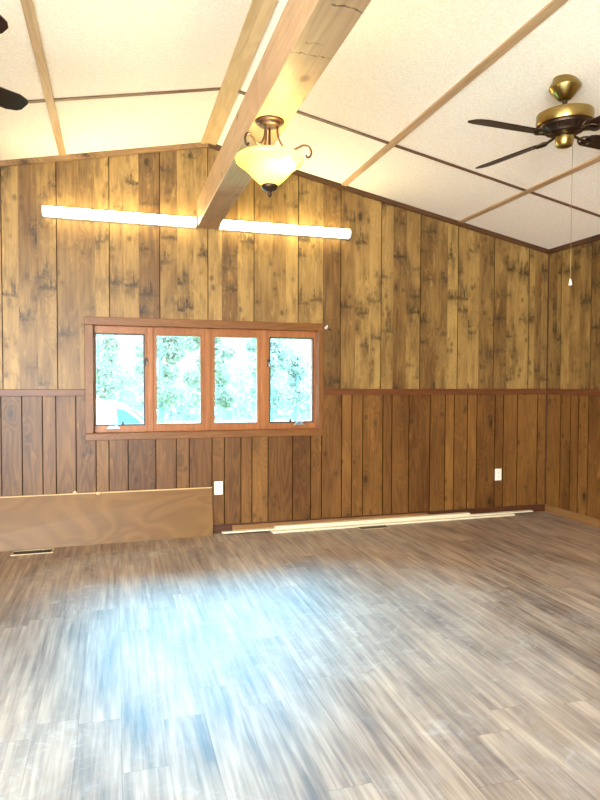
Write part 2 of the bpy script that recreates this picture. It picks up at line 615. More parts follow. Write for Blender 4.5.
def tube(bm, pts, r, seg=10, r_end=None):
    pts = [Vector(p) for p in pts]
    n = len(pts)
    rings = []
    ref = Vector((0, 0, 1))
    for i, p in enumerate(pts):
        d = (pts[min(i + 1, n - 1)] - pts[max(i - 1, 0)]).normalized()
        if abs(d.dot(ref)) > 0.95:
            rf = Vector((1, 0, 0))
        else:
            rf = ref
        a = d.cross(rf).normalized()
        b = d.cross(a).normalized()
        rr = r if r_end is None else r + (r_end - r) * i / (n - 1)
        rings.append([bm.verts.new(p + a * rr * math.cos(2 * math.pi * k / seg) + b * rr * math.sin(2 * math.pi * k / seg)) for k in range(seg)])
    for A, B in zip(rings, rings[1:]):
        # align rings
        best = min(range(seg), key=lambda s: sum((A[k].co - B[(k + s) % seg].co).length for k in range(seg)))
        for k in range(seg):
            bm.faces.new((A[k], A[(k + 1) % seg], B[(k + 1 + best) % seg], B[(k + best) % seg]))
    bm.faces.new(rings[0])
    bm.faces.new(rings[-1])


def spline(pts, n=8):
    out = []
    P = [Vector(p) for p in pts]
    P = [P[0] * 2 - P[1]] + P + [P[-1] * 2 - P[-2]]
    for i in range(1, len(P) - 2):
        for k in range(n):
            t = k / n
            a, b, c, d = P[i - 1], P[i], P[i + 1], P[i + 2]
            out.append(0.5 * ((2 * b) + (c - a) * t + (2 * a - 5 * b + 4 * c - d) * t * t + (3 * b - a - 3 * c + d) * t ** 3))
    out.append(P[-2])
    return out


def tag(o, label=None, cat=None, group=None, kind=None):
    if label:
        o['label'] = label
    if cat:
        o['category'] = cat
    if group:
        o['group'] = group
    if kind:
        o['kind'] = kind
    return o


def empty(name, loc, rz=0.0):
    o = bpy.data.objects.new(name, None)
    o.empty_display_size = 0.1
    col.objects.link(o)
    o.location = loc
    o.rotation_euler = (0, 0, rz)
    return o


def new_box(name, mat, dims, parent=None, bevel=0.0):
    bm = bmesh.new()
    box(bm, *dims)
    return finish(name, bm, mat, parent, bevel=bevel)


def struct(o):
    o['kind'] = 'structure'
    return o


def set_attrs(me, attrs):
    for k, vals in attrs.items():
        a = me.attributes.new(k, 'FLOAT', 'FACE')
        a.data.foreach_set('value', vals)


# ------------------------------------------------------------------ walls: grooved panelling
HX0, HX1, HZ0, HZ1 = -4.372, -2.444, 0.880, 1.775      # hole for the window


def panelling(bm, L, seams, z0, ztop, hole, gw, gd, P, tones=None):
    """boards between seams; P(u, depth, z) gives the point; grooves are V channels of depth gd"""
    cuts = sorted(seams)
    i = 0
    for a, b in zip(cuts, cuts[1:]):
        tone = tones[i % len(tones)] if tones else random.random()
        seed = random.random()
        i += 1
        us = [(a + gw / 2, 0.0), (b - gw / 2, 0.0)]
        pieces = [(us[0], us[1], 0.0), ((b - gw / 2, 0.0), (b, gd), 1.0), ((b, gd), (b + gw / 2, 0.0), 1.0)]
        if b == cuts[-1]:
            pieces = [(us[0], (b, 0.0), 0.0)]
        if a == cuts[0]:
            pieces[0] = ((a, 0.0), pieces[0][1], 0.0)
        for (u0, d0), (u1, d1), gr in pieces:
            segs = [(u0, d0, u1, d1)]
            if hole:
                for hx in (hole[0], hole[1]):
                    ns = []
                    for s in segs:
                        if s[0] < hx - 1e-6 and s[2] > hx + 1e-6:
                            dm = s[1] + (s[3] - s[1]) * (hx - s[0]) / (s[2] - s[0])
                            ns += [(s[0], s[1], hx, dm), (hx, dm, s[2], s[3])]
                        else:
                            ns.append(s)
                    segs = ns
            for s in segs:
                zt0, zt1 = ztop(s[0]), ztop(s[2])
                spans = [(z0, zt0, zt1)]
                if hole and s[0] >= hole[0] - 1e-6 and s[2] <= hole[1] + 1e-6:
                    spans = []
                    if hole[2] > z0:
                        spans.append((z0, min(hole[2], zt0), min(hole[2], zt1)))
                    if hole[3] < min(zt0, zt1):
                        spans.append((max(hole[3], z0), zt0, zt1))
                for lo_, h0, h1 in spans:
                    v = [bm.verts.new(P(s[0], s[1], lo_)), bm.verts.new(P(s[2], s[3], lo_)),
                         bm.verts.new(P(s[2], s[3], h1)), bm.verts.new(P(s[0], s[1], h0))]
                    bm.faces.new(v)
                    L.append((tone, seed, gr))


# upper sheets: grooves every 16 in; between them lighter and darker printed strips with only a hairline
UP_FR = [0.0, 0.34, 0.66]
up_seams = []
main = [-0.229 - 0.4007 * k for k in range(0, 17)]
main = [x for x in main if x > LEFT_X]


class _S:
    pass


def upper_strips(grooves, lo_, hi_):
    """returns list of boundary positions with real grooves only at the grooves; strips become separate tones"""
    b = sorted([lo_] + [g for g in grooves if lo_ < g < hi_] + [hi_])
    return b


# main boards are single boards; the strip tones inside are made by splitting each at fractions (no groove)
def panelling_upper(bm, L, grooves, z0, ztop, hole, P, u_lo, u_hi):
    b = upper_strips(grooves, u_lo, u_hi)
    fr = [[0.36, 0.70], [0.30, 0.64], [0.42, 0.72], [0.28, 0.58]]
    tn = [[0.35, 0.6, 0.85], [0.75, 0.3, 0.65], [0.3, 0.45, 0.9], [0.6, 0.85, 0.25]]
    for k, (a, c) in enumerate(zip(b, b[1:])):
        f = fr[k % 4]
        cuts = [a, a + (c - a) * f[0], a + (c - a) * f[1], c]
        for j in range(3):
            tmp = []
            u0, u1 = cuts[j], cuts[j + 1]
            tone = min(1, max(0, tn[k % 4][j] + random.uniform(-0.12, 0.12)))
            seed = random.random()
            g0 = 0.0035 if j == 0 and a != u_lo else 0.0
            g1 = 0.0035 if j == 2 and c != u_hi else 0.0
            pcs = [(u0 + g0, 0.0, u1 - g1, 0.0, 0.0)]
            if g0:
                pcs.append((u0, 0.004, u0 + g0, 0.0, 1.0))
            if g1:
                pcs.append((u1 - g1, 0.0, u1, 0.004, 1.0))
            for s in pcs:
                segs = [s]
                if hole:
                    for hx in (hole[0], hole[1]):
                        ns = []
                        for q in segs:
                            if q[0] < hx - 1e-6 and q[2] > hx + 1e-6:
                                dm = q[1] + (q[3] - q[1]) * (hx - q[0]) / (q[2] - q[0])
                                ns += [(q[0], q[1], hx, dm, q[4]), (hx, dm, q[2], q[3], q[4])]
                            else:
                                ns.append(q)
                        segs = ns
                for q in segs:
                    lo_ = z0
                    if hole and q[0] >= hole[0] - 1e-6 and q[2] <= hole[1] + 1e-6:
                        lo_ = hole[3]
                    v = [bm.verts.new(P(q[0], q[1], lo_)), bm.verts.new(P(q[2], q[3], lo_)),
                         bm.verts.new(P(q[2], q[3], ztop(q[2]))), bm.verts.new(P(q[0], q[1], ztop(q[0])))]
                    bm.faces.new(v)
                    L.append((tone, seed, q[4]))


def build_wall(name, grooves, u_lo, u_hi, lower_seams, P, ztop, hole, backing):
    bm = bmesh.new()
    L = []
    panelling_upper(bm, L, grooves, RAIL_TOP - 0.03, ztop, hole, P, u_lo, u_hi)
    nu = len(L)
    panelling(bm, L, lower_seams, 0.0, lambda u: RAIL_TOP - 0.03, hole, 0.008, 0.004, P)
    nl = len(L)
    for bx in backing:
        box(bm, *bx)
    bm.faces.ensure_lookup_table()
    while len(L) < len(bm.faces):
        L.append((0.5, 0.3, 0.0))
    for i, f in enumerate(bm.faces):
        f.material_index = 0 if i < nu else (1 if i < nl else 2)
    me = bpy.data.meshes.new(name)
    bm.to_mesh(me)
    bm.free()
    for mm in (M['upper'], M['lower'], M['outer_shell']):
        me.materials.append(mm)
    set_attrs(me, {'tone': [l[0] for l in L], 'seed': [l[1] for l in L], 'groove': [l[2] for l in L]})
    o = bpy.data.objects.new(name, me)
    col.objects.link(o)
    return struct(o)


lower = [-5.055, -4.905, -4.754, -4.654, -4.503, -4.35, -4.249, -4.098, -3.874, -3.705, -3.596, -3.402, -3.295, -3.149, -3.051,
         -2.906, -2.681, -2.512, -2.407, -2.214, -2.116, -2.007, -1.806, -1.714, -1.538, -1.316, -1.155, -1.057, -0.911, -0.807,
         -0.603, -0.506, -0.344, -0.108, 0.0]
x = -5.055
ws = [0.15, 0.2, 0.1, 0.17, 0.1, 0.11, 0.2, 0.1, 0.22, 0.15]
k = 0
while x > LEFT_X + 0.2:
    x -= ws[k % len(ws)]
    k += 1
    lower.insert(0, x)
lower.insert(0, LEFT_X)
build_wall('wall_back', main, LEFT_X, 0.0, lower, lambda u, d, z: (u, d, z), roof_z, (HX0, HX1, HZ0, HZ1),
           [(LEFT_X - 0.1, HX0, 0.006, 0.12, -0.1, 3.5), (HX1, 0.1, 0.006, 0.12, -0.1, 3.5),
            (HX0, HX1, 0.006, 0.12, -0.1, HZ0), (HX0, HX1, 0.006, 0.12, HZ1, 3.5)])
# right wall: u runs from the far corner (0) to the front
rg = [-0.191 - 0.4007 * k for k in range(21)]
rl = [0.0, -0.207, -0.347, -0.454, -0.583, -0.79, -0.90, -1.03]
k = 0
while rl[-1] > FRONT_Y + 0.3:
    rl.append(rl[-1] - ws[k % len(ws)])
    k += 1
rl.append(FRONT_Y)
build_wall('wall_right', [g for g in rg if g > FRONT_Y], FRONT_Y, 0.0, rl, lambda u, d, z: (d, u, z), lambda u: EAVE, None,
           [(0.006, 0.1, FRONT_Y, 0.12, -0.1, 2.8)])
bm = bmesh.new()
box(bm, LEFT_X - 0.1, LEFT_X, FRONT_Y, -8.2, -0.1, 2.8)
box(bm, LEFT_X - 0.1, LEFT_X, -4.5, 0.0, -0.1, 2.8)
box(bm, LEFT_X - 0.1, LEFT_X, -8.2, -4.5, 2.3, 2.8)  # out-of-view gap below, added to let the left fill lamp in
struct(finish('wall_left', bm, M['plain_wall']))
bm = bmesh.new()
box(bm, LEFT_X - 0.1, -6.75, FRONT_Y - 0.1, FRONT_Y, -0.1, 3.5)
box(bm, -4.8, 0.1, FRONT_Y - 0.1, FRONT_Y, -0.1, 3.5)
box(bm, -6.75, -4.8, FRONT_Y - 0.1, FRONT_Y, 2.3, 3.5)  # out-of-view gap below, added to let the front fill lamp in
struct(finish('wall_front', bm, M['plain_wall']))

# ------------------------------------------------------------------ ceiling: two slopes
bm = bmesh.new()
for xa, xb in ((LEFT_X - 0.1, RIDGE_X), (RIDGE_X, 0.1)):
    za, zb = roof_z(xa), roof_z(xb)
    hexa(bm, [(xa, FRONT_Y - 0.1, za), (xb, FRONT_Y - 0.1, zb), (xb, 0.12, zb), (xa, 0.12, za),
              (xa, FRONT_Y - 0.1, za + 0.1), (xb, FRONT_Y - 0.1, zb + 0.1), (xb, 0.12, zb + 0.1), (xa, 0.12, za + 0.1)])
struct(finish('ceiling', bm, M['ceiling']))

# ------------------------------------------------------------------ floor: separate planks with random end joints
bm = bmesh.new()
L = []
PW = 0.158
x = LEFT_X
row = 0
rnd = random.Random(11)
while x < 0:
    x1 = min(x + PW, 0.0)
    y = FRONT_Y - rnd.random() * 1.2
    while y < 0:
        ln = 1.22
        y1 = min(y + ln, 0.0)
        ya = max(y, FRONT_Y)
        if y1 > ya + 0.01:
            tone, seed = rnd.random(), rnd.random()
            g = 0.0006
            f = [bm.verts.new(c) for c in ((x + g, ya + g, 0), (x1 - g, ya + g, 0), (x1 - g, y1 - g, 0), (x + g, y1 - g, 0))]
            bm.faces.new(f)
            L.append((tone, seed, 0.0))
        y += ln
    x += PW
    row += 1
n0 = len(L)
v = [bm.verts.new(c) for c in ((LEFT_X - 0.1, FRONT_Y - 0.1, -0.002), (0.1, FRONT_Y - 0.1, -0.002), (0.1, 0.1, -0.002), (LEFT_X - 0.1, 0.1, -0.002))]
bm.faces.new(v)
L.append((0.5, 0.5, 1.0))
box(bm, LEFT_X - 0.1, 0.1, FRONT_Y - 0.1, 0.1, -0.1, -0.004)
while len(L) < len(bm.faces):
    L.append((0.5, 0.5, 1.0))
me = bpy.data.meshes.new('floor')
bm.to_mesh(me)
bm.free()
me.materials.append(M['floor'])
set_attrs(me, {'tone': [l[0] for l in L], 'seed': [l[1] for l in L], 'groove': [l[2] for l in L]})
fo = bpy.data.objects.new('floor', me)
col.objects.link(fo)
struct(fo)

# ------------------------------------------------------------------ trim
BB = 0.0736
struct(new_box('baseboard_back', M['base'], (LEFT_X, -0.012, -0.012, 0.0, 0.0, BB), bevel=0.003))
struct(new_box('baseboard_right', M['base_y'], (-0.012, 0.0, FRONT_Y, 0.0, 0.0, BB), bevel=0.003))
trim_n = 0


def trim(mat, dims, bevel=0.003):
    global trim_n
    trim_n += 1
    return struct(new_box('trim_%d' % trim_n, mat, dims, bevel=bevel))


trim(M['rail'], (LEFT_X, -4.4323, -0.018, 0.0, RAIL_TOP - 0.055, RAIL_TOP))
trim(M['rail'], (-2.3984, 0.0, -0.018, 0.0, RAIL_TOP - 0.055, RAIL_TOP))
trim(M['rail_y'], (-0.018, 0.0, FRONT_Y, -0.018, RAIL_TOP - 0.055, RAIL_TOP))
trim(M['crown_y'], (-0.013, 0.0, -0.013, 0.0, BB, RAIL_TOP - 0.055))            # dark strip standing in for the shadow in the corner
trim(M['crown_y'], (-0.012, 0.0, -0.012, 0.0, RAIL_TOP, EAVE - 0.042))


def slope_strip(mat, xa, xb, y0, y1, drop0, drop1):
    """a strip that follows the underside of the roof between xa and xb"""
    global trim_n
    trim_n += 1
    bm = bmesh.new()
    hexa(bm, [(xa, y0, roof_z(xa) - drop1), (xb, y0, roof_z(xb) - drop1), (xb, y1, roof_z(xb) - drop1), (xa, y1, roof_z(xa) - drop1),
              (xa, y0, roof_z(xa) - drop0), (xb, y0, roof_z(xb) - drop0), (xb, y1, roof_z(xb) - drop0), (xa, y1, roof_z(xa) - drop0)])
    return struct(finish('trim_%d' % trim_n, bm, mat))


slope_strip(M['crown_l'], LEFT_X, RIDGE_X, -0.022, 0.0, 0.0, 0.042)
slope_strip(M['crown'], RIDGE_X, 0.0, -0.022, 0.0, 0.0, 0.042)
trim(M['crown_y'], (-0.024, 0.0, FRONT_Y, -0.022, EAVE - 0.042, EAVE + 0.004))
# battens running front to back
for xc, w in ((-4.583, 0.05), (-2.214, 0.05), (-1.022, 0.046), (-5.75, 0.05)):
    slope_strip(M['batten'], xc - w / 2, xc + w / 2, FRONT_Y, -0.022, -0.001, 0.011)
# ridge board
trim_n += 1
bm = bmesh.new()
w = 0.062
prism(bm, [(RIDGE_X - w, roof_z(RIDGE_X - w) + 0.001), (RIDGE_X, RIDGE_Z + 0.001), (RIDGE_X + w, roof_z(RIDGE_X + w) + 0.001),
           (RIDGE_X + w, roof_z(RIDGE_X + w) - 0.014), (RIDGE_X, RIDGE_Z - 0.014), (RIDGE_X - w, roof_z(RIDGE_X - w) - 0.014)], 'Y', FRONT_Y, -0.022)
struct(finish('trim_%d' % trim_n, bm, M['ridge']))
# battens running across the slopes, between the long ones
for yc in (-1.026, -3.465, -5.90):
    edges = [LEFT_X, -5.775, -5.725, -4.608, -4.558, RIDGE_X - w, RIDGE_X + w, -2.239, -2.189, -1.045, -0.999, -0.024]
    for a, b in zip(edges[::2], edges[1::2]):
        slope_strip(M['batten_x'], a, b, yc - 0.015, yc + 0.015, -0.001, 0.008)

# ------------------------------------------------------------------ ridge tie beam
bm = bmesh.new()
box(bm, -3.528, -3.353, FRONT_Y, 0.0, 2.6095, 2.8355)
beam = finish('ceiling_beam', bm, M['beam'], bevel=0.004)
tag(beam, 'long pale pine beam under the ridge, cracked underside, running from the back wall', 'beam')

# ------------------------------------------------------------------ window
win = empty('window_1', (-3.4, 0.0, 0.88))
struct(win)


def wpart(name, mat, dims, bevel=0.002, parent=None):
    bm = bmesh.new()
    x0, x1, y0, y1, z0, z1 = dims
    box(bm, x0 + 3.4, x1 + 3.4, y0, y1, z0 - 0.88, z1 - 0.88)
    return finish(name, bm, mat, parent or win, bevel=bevel)


OX0, OX1, OZ0, OZ1 = -4.4323, -2.3984, 0.8285, 1.8336
IX0, IX1, IZ0, IZ1 = -4.365, -2.451, 0.887, 1.768
wpart('casing', M['casing'], (OX0, OX1, -0.02, 0.0, IZ1, OZ1), 0.004)
wpart('casing', M['casing'], (OX0, OX1, -0.02, 0.0, OZ0, IZ0), 0.004)
wpart('casing', M['casing_z'], (OX0, IX0, -0.02, 0.0, IZ0, IZ1), 0.004)
wpart('casing', M['casing_z'], (IX1, OX1, -0.02, 0.0, IZ0, IZ1), 0.004)
# jamb lining the opening
wpart('jamb', M['sash_x'], (HX0, HX1, -0.012, 0.12, IZ1, HZ1 - 0.0005))
wpart('jamb', M['sash_x'], (HX0, HX1, -0.012, 0.12, HZ0 + 0.0005, IZ0))
wpart('jamb', M['sash'], (HX0 + 0.0005, IX0, -0.012, 0.12, IZ0, IZ1))
wpart('jamb', M['sash'], (IX1, HX1 - 0.0005, -0.012, 0.12, IZ0, IZ1))
GL = [(-4.347, -3.969), (-3.859, -3.492), (-3.367, -2.993), (-2.87, -2.481)]
GZ0, GZ1 = 0.955, 1.696
# fixed frame: mullions, head and sill members
cuts = [IX0, (GL[0][1] + GL[1][0]) / 2, (GL[1][1] + GL[2][0]) / 2, (GL[2][1] + GL[3][0]) / 2, IX1]
for c in cuts[1:-1]:
    wpart('mullion', M['sash'], (c - 0.026, c + 0.026, 0.048, 0.12, IZ0, IZ1), 0.004)
for i, (g0, g1) in enumerate(GL):
    a = cuts[i] + (0.026 if i else 0.0)
    b = cuts[i + 1] - (0.026 if i < 3 else 0.0)
    oper = i in (0, 3)
    bm = bmesh.new()
    yb0, yb1 = (0.060, 0.11)
    def bx(x0, x1, z0, z1, y0=yb0, y1=yb1):
        if x1 - x0 > 0.001:
            box(bm, x0 + 3.4, x1 + 3.4, y0, y1, z0 - 0.88, z1 - 0.88)
    bx(a, b, GZ1, IZ1)
    bx(a, b, IZ0, GZ0)
    bx(a, g0, GZ0, GZ1)
    bx(g1, b, GZ0, GZ1)
    s = finish('sash', bm, M['sash'], win, bevel=0.002)
    # bead or gasket round the glass
    bm = bmesh.new()
    t_ = 0.013 if not oper else 0.011
    yy0, yy1 = (0.056, 0.075) if oper else (0.052, 0.075)
    gx0, gx1, gz0, gz1 = g0 - 0.002, g1 + 0.002, GZ0 - 0.002, GZ1 + 0.002
    bx(gx0 - t_, gx1 + t_, gz1, gz1 + t_, yy0, yy1)
    bx(gx0 - t_, gx1 + t_, gz0 - t_, gz0, yy0, yy1)
    if i > 0:
        bx(gx0 - t_, gx0, gz0, gz1, yy0, yy1)
    else:
        bx(gx0 - t_ * 0.6, gx0, gz0, gz1, yy0, yy1)
    bx(gx1, gx1 + t_, gz0, gz1, yy0, yy1)
    if oper:
        bd = finish('gasket', bm, M['gasket'], s)
        bd['label'] = 'dark gasket'
    else:
        finish('bead', bm, M['sash'], s, bevel=0.002)
    wpart('pane', M['glass'], (g0, g1, 0.088, 0.092, GZ0, GZ1), 0.0, s)


def crank(xc, flip):
    bm = bmesh.new()
    z = IZ0 + 0.045 - 0.88
    X = xc + 3.4
    prism(bm, [(X - 0.055, z - 0.014), (X + 0.055, z - 0.014), (X + 0.035, z + 0.012), (X - 0.035, z + 0.012)], 'Y', 0.035, 0.062)
    o = finish('crank_base', bm, M['nickel'], win, bevel=0.003)
    bm = bmesh.new()
    tube(bm, spline([(X, 0.04, z), (X + flip * 0.004, 0.022, z + 0.02), (X + flip * 0.012, 0.018, z + 0.055), (X + flip * 0.016, 0.022, z + 0.075)], 5), 0.004, 8)
    tube(bm, [(X + flip * 0.016, 0.022, z + 0.073), (X + flip * 0.017, 0.012, z + 0.082)], 0.006, 8)
    finish('crank_handle', bm, M['nickel'], o, smooth=True)
    bm = bmesh.new()
    X2 = xc + 3.4 + (0.075 if flip > 0 else -0.085)
    box(bm, X2 - 0.01, X2 + 0.01, 0.04, 0.062, z + 0.012, z + 0.045)
    finish('sash_stop', bm, M['gasket'], win, bevel=0.003)


crank(-4.213, 1)
crank(-2.605, -1)
for xc in (-3.944, -2.895):
    bm = bmesh.new()
    X, Zl = xc + 3.4, 1.475 - 0.88
    box(bm, X - 0.011, X + 0.011, 0.045, 0.06, Zl - 0.03, Zl + 0.035)
    o = finish('latch_plate', bm, M['gasket'], win, bevel=0.003)
    bm = bmesh.new()
    tube(bm, [(X, 0.042, Zl + 0.012), (X + 0.004, 0.024, Zl - 0.015), (X + 0.008, 0.022, Zl - 0.036)], 0.006, 8)
    finish('latch_lever', bm, M['nickel'], o, smooth=True)

# ------------------------------------------------------------------ strip lights on the back wall
def strip_light(x0, x1, label):
    root = empty('strip_light', ((x0 + x1) / 2, 0.0, 2.604))
    tag(root, label, 'light', 'fluorescent strip lights')
    h = (x1 - x0) / 2
    bm = bmesh.new()
    prism(bm, [(-0.030, 0.004), (0.0, 0.0), (0.0, 0.086), (-0.030, 0.082)], 'X', -h, h)
    finish('housing', bm, M['fixture_white'], root)
    bm = bmesh.new()
    prof = [(-0.0305, 0.003), (-0.058, 0.010), (-0.070, 0.025), (-0.073, 0.043), (-0.070, 0.061), (-0.058, 0.076), (-0.0305, 0.083)]
    prism(bm, prof, 'X', -h + 0.011, h - 0.011)
    smooth_by_angle(finish('diffuser', bm, M['tube'], root), 35)
    for sx in (-1, 1):
        bm = bmesh.new()
        xa, xb = (-h, -h + 0.0105) if sx < 0 else (h - 0.0105, h)
        prism(bm, [(-0.0305, 0.0), (-0.061, 0.006), (-0.075, 0.024), (-0.077, 0.043), (-0.075, 0.062), (-0.061, 0.080), (-0.0305, 0.086)], 'X', xa, xb)
        c = finish('end_cap', bm, M['fixture_white'], root)
        bm = bmesh.new()
        xm = -h if sx < 0 else h
        box(bm, min(xm, xm + sx * 0.003), max(xm, xm + sx * 0.003), -0.052, -0.040, 0.034, 0.056)
        finish('socket_tab', bm, M['slot'], c)
    return root


strip_light(-4.737, -3.534, 'long lit white fluorescent strip light on the wall left of the beam')
strip_light(-3.347, -2.160, 'long lit white fluorescent strip light on the wall right of the beam')

# ------------------------------------------------------------------ bowl light under the beam
FX, FY, FZ = -3.452, -2.274, 2.6095
fx = empty('ceiling_light', (FX, FY, FZ))
tag(fx, 'semi flush bowl light with cream glass and bronze scroll arms under the beam', 'light')
bm = bmesh.new()
lathe(bm, [(0, 0), (0.070, 0), (0.073, -0.005), (0.070, -0.010), (0.052, -0.012), (0.054, -0.018), (0.050, -0.025), (0.030, -0.029), (0, -0.030)], 40)
finish('canopy', bm, M['bronze'], fx, smooth=True)
ZB = -0.335
for k, a in enumerate((-17, 103, 223)):
    ca, sa = math.cos(math.radians(a)), math.sin(math.radians(a))
    pts = [(0.038, -0.03), (0.040, -0.06), (0.047, -0.09), (0.062, -0.118), (0.085, -0.138), (0.115, -0.142), (0.145, -0.128),
           (0.172, -0.118), (0.196, -0.126), (0.208, -0.150), (0.203, -0.172), (0.188, -0.178), (0.181, -0.166)]
    bm = bmesh.new()
    tube(bm, spline([(r * ca, r * sa, z) for r, z in pts], 5), 0.0055, 8)
    finish('scroll_arm', bm, M['bronze'], fx, smooth=True)
bm = bmesh.new()
tube(bm, [(0, 0, -0.034), (0, 0, ZB + 0.02)], 0.006, 10)
finish('stem', bm, M['bronze'], fx, smooth=True)
# bowl: flared rim, concave flank, narrow foot
outer = [(0.036, -0.318), (0.056, -0.303), (0.082, -0.279), (0.104, -0.254), (0.127, -0.232), (0.150, -0.216), (0.166, -0.203), (0.171, -0.190), (0.168, -0.182)]
inner = [(r - 0.005, z + 0.003) for r, z in reversed(outer)]
bm = bmesh.new()
lathe(bm, outer + inner, 48)
lathe_bowl = finish('glass_bowl', bm, M['bowl'], fx, smooth=True)
bm = bmesh.new()
lathe(bm, [(0, -0.309), (0.038, -0.312), (0.044, -0.320), (0.040, -0.330), (0.026, -0.342), (0.012, -0.347), (0.010, -0.354), (0.014, -0.360),
           (0.010, -0.369), (0.004, -0.374), (0, -0.376)], 24)
o = finish('finial', bm, M['dark_metal'], fx, smooth=True)
bm = bmesh.new()
bc = (0.085, -0.035)
lathe(bm, [(0, -0.175), (0.012, -0.178), (0.014, -0.19), (0.028, -0.21), (0.030, -0.225), (0.022, -0.243), (0, -0.25)], 16, *bc)
mb = simple('lit_bulb', (1, 0.95, 0.8), 0.4, emit=(1.0, 0.80, 0.42), emit_s=60.0)
finish('bulb', bm, mb, fx, smooth=True)
bl = bpy.data.lights.new('bowl_bulb', 'POINT')
bl.energy = BOWL_EMIT
bl.color = (1.0, 0.78, 0.28)
bl.shadow_soft_size = 0.02
blo = bpy.data.objects.new('bowl_bulb', bl)
col.objects.link(blo)
blo.location = (FX + 0.02, FY - 0.06, FZ - 0.200)

# ------------------------------------------------------------------ ceiling fans
def add(o, parent):
    o.parent = parent
    return o


def make_fan(name, loc, phase, label, tilt, chain, nb, reach):
    root = empty(name, loc)
    tag(root, label, 'fan', 'ceiling fans')
    nrm = Vector((tilt[0], tilt[1], 1)).normalized()
    q = Vector((0, 0, 1)).rotation_difference(nrm).to_matrix().to_4x4()

    def fin(nm, bm, mat, parent=root, smooth=True, tilted=True, lab=None, bevel=0):
        if tilted:
            bmesh.ops.transform(bm, matrix=q, verts=bm.verts[:])
        o = finish(nm, bm, mat, parent, bevel=bevel)
        if smooth:
            smooth_by_angle(o, 38)
        if lab:
            o['label'] = lab
        return o
    bm = bmesh.new()
    lathe(bm, [(0, 0.04), (0.064, 0.04), (0.066, 0.0), (0.080, -0.022), (0.086, -0.034), (0.084, -0.044), (0.036, -0.099), (0.030, -0.103), (0, -0.104)], 36)
    fin('canopy', bm, M['brass'], tilted=False)
    bm = bmesh.new()
    lathe(bm, [(0, -0.085), (0.0135, -0.085), (0.0135, -0.135), (0.026, -0.138), (0.028, -0.163), (0, -0.163)], 20)
    fin('downrod', bm, M['dark_metal'])
    bm = bmesh.new()
    lathe(bm, [(0, -0.158), (0.06, -0.160), (0.13, -0.165), (0.146, -0.170), (0.151, -0.175), (0.152, -0.180), (0.152, -0.228), (0.150, -0.232), (0.140, -0.236), (0, -0.236)], 48)
    fin('motor_housing', bm, M['brass'])
    bm = bmesh.new()
    lathe(bm, [(0, -0.234), (0.138, -0.234), (0.134, -0.246), (0.105, -0.262), (0.098, -0.278), (0.06, -0.290), (0, -0.290)], 40)
    for i in range(20):
        a = 2 * math.pi * i / 20
        c, s = math.cos(a), math.sin(a)
        p = [Vector((0.135 * c, 0.135 * s, -0.2375)), Vector((0.110 * c, 0.110 * s, -0.266))]
        tube(bm, p, 0.005, 6)
    fin('motor_vent', bm, M['dark_metal'])
    bm = bmesh.new()
    lathe(bm, [(0, -0.286), (0.044, -0.286), (0.050, -0.294), (0.050, -0.315), (0.045, -0.345), (0.039, -0.354), (0.022, -0.360), (0, -0.361)], 32)
    sw = fin('switch_housing', bm, M['brass'])
    # blades
    R0, R1 = 0.165, reach
    for k in range(nb):
        a = math.radians(phase + 360 / nb * k)
        rot = Matrix.Rotation(a, 4, 'Z')
        pitch = Matrix.Rotation(math.radians(-12), 4, 'X')
        outline = [(R0, -0.045), (R0 + 0.03, -0.056), (R0 + 0.12, -0.062), (R1 - 0.06, -0.069), (R1 - 0.015, -0.052), (R1, -0.030),
                   (R1, 0.030), (R1 - 0.015, 0.052), (R1 - 0.06, 0.069), (R0 + 0.12, 0.062), (R0 + 0.03, 0.056), (R0, 0.045)]
        bm = bmesh.new()
        prism(bm, outline, 'Z', -0.003, 0.003)
        bm2 = bm
        bmesh.ops.transform(bm2, matrix=Matrix.Translation((0, 0, -0.296)) @ pitch, verts=bm2.verts[:])
        bmesh.ops.transform(bm2, matrix=rot, verts=bm2.verts[:])
        b = fin('blade', bm2, M['blade'], smooth=False)
        # iron: arm with an open scroll and a plate under the blade root
        bm = bmesh.new()
        tube(bm, [(0.07, 0, -0.2860), (0.11, 0, -0.2960), (0.15, 0.0, -0.3020), (0.19, 0, -0.3050)], 0.008, 8)
        for sgn in (-1, 1):
            tube(bm, spline([(0.115, 0, -0.2960), (0.14, sgn * 0.026, -0.2960 - sgn * 0.004), (0.172, sgn * 0.038, -0.3030 - sgn * 0.008),
                             (0.20, sgn * 0.030, -0.3030 - sgn * 0.0065), (0.215, sgn * 0.012, -0.3035 - sgn * 0.003)], 5), 0.006, 8)
        for px, py in ((0.18, 0.03), (0.18, -0.03), (0.225, 0.0)):
            lathe(bm, [(0, -0.2995 - py * 0.21), (0.009, -0.2995 - py * 0.21), (0.009, -0.3060 - py * 0.21), (0, -0.3080 - py * 0.21)], 10, px, py)
        bmesh.ops.transform(bm, matrix=rot, verts=bm.verts[:])
        fin('blade_iron', bm, M['dark_metal'], b, lab='dark bronze blade iron')
    if chain:
        bm = bmesh.new()
        cx, cy = chain[:2]
        tube(bm, [(cx * 0.8, cy * 0.8, -0.330), (cx, cy, -0.334), (cx, cy, chain[2] + 0.02)], 0.0011, 6)
        for i in range(60):
            z = -0.335 - i * (-0.335 - chain[2]) / 60
            lathe(bm, [(0, z + 0.002), (0.0021, z), (0, z - 0.002)], 6, cx, cy)
        ch = fin('pull_chain', bm, M['chain'], tilted=False)
        bm = bmesh.new()
        z = chain[2] + 0.02
        lathe(bm, [(0, z), (0.004, z - 0.002), (0.005, z - 0.012), (0.009, z - 0.030), (0.010, z - 0.036), (0, z - 0.039)], 14, cx, cy)
        fin('pull_knob', bm, M['white_plastic'], ch, tilted=False)
    return root


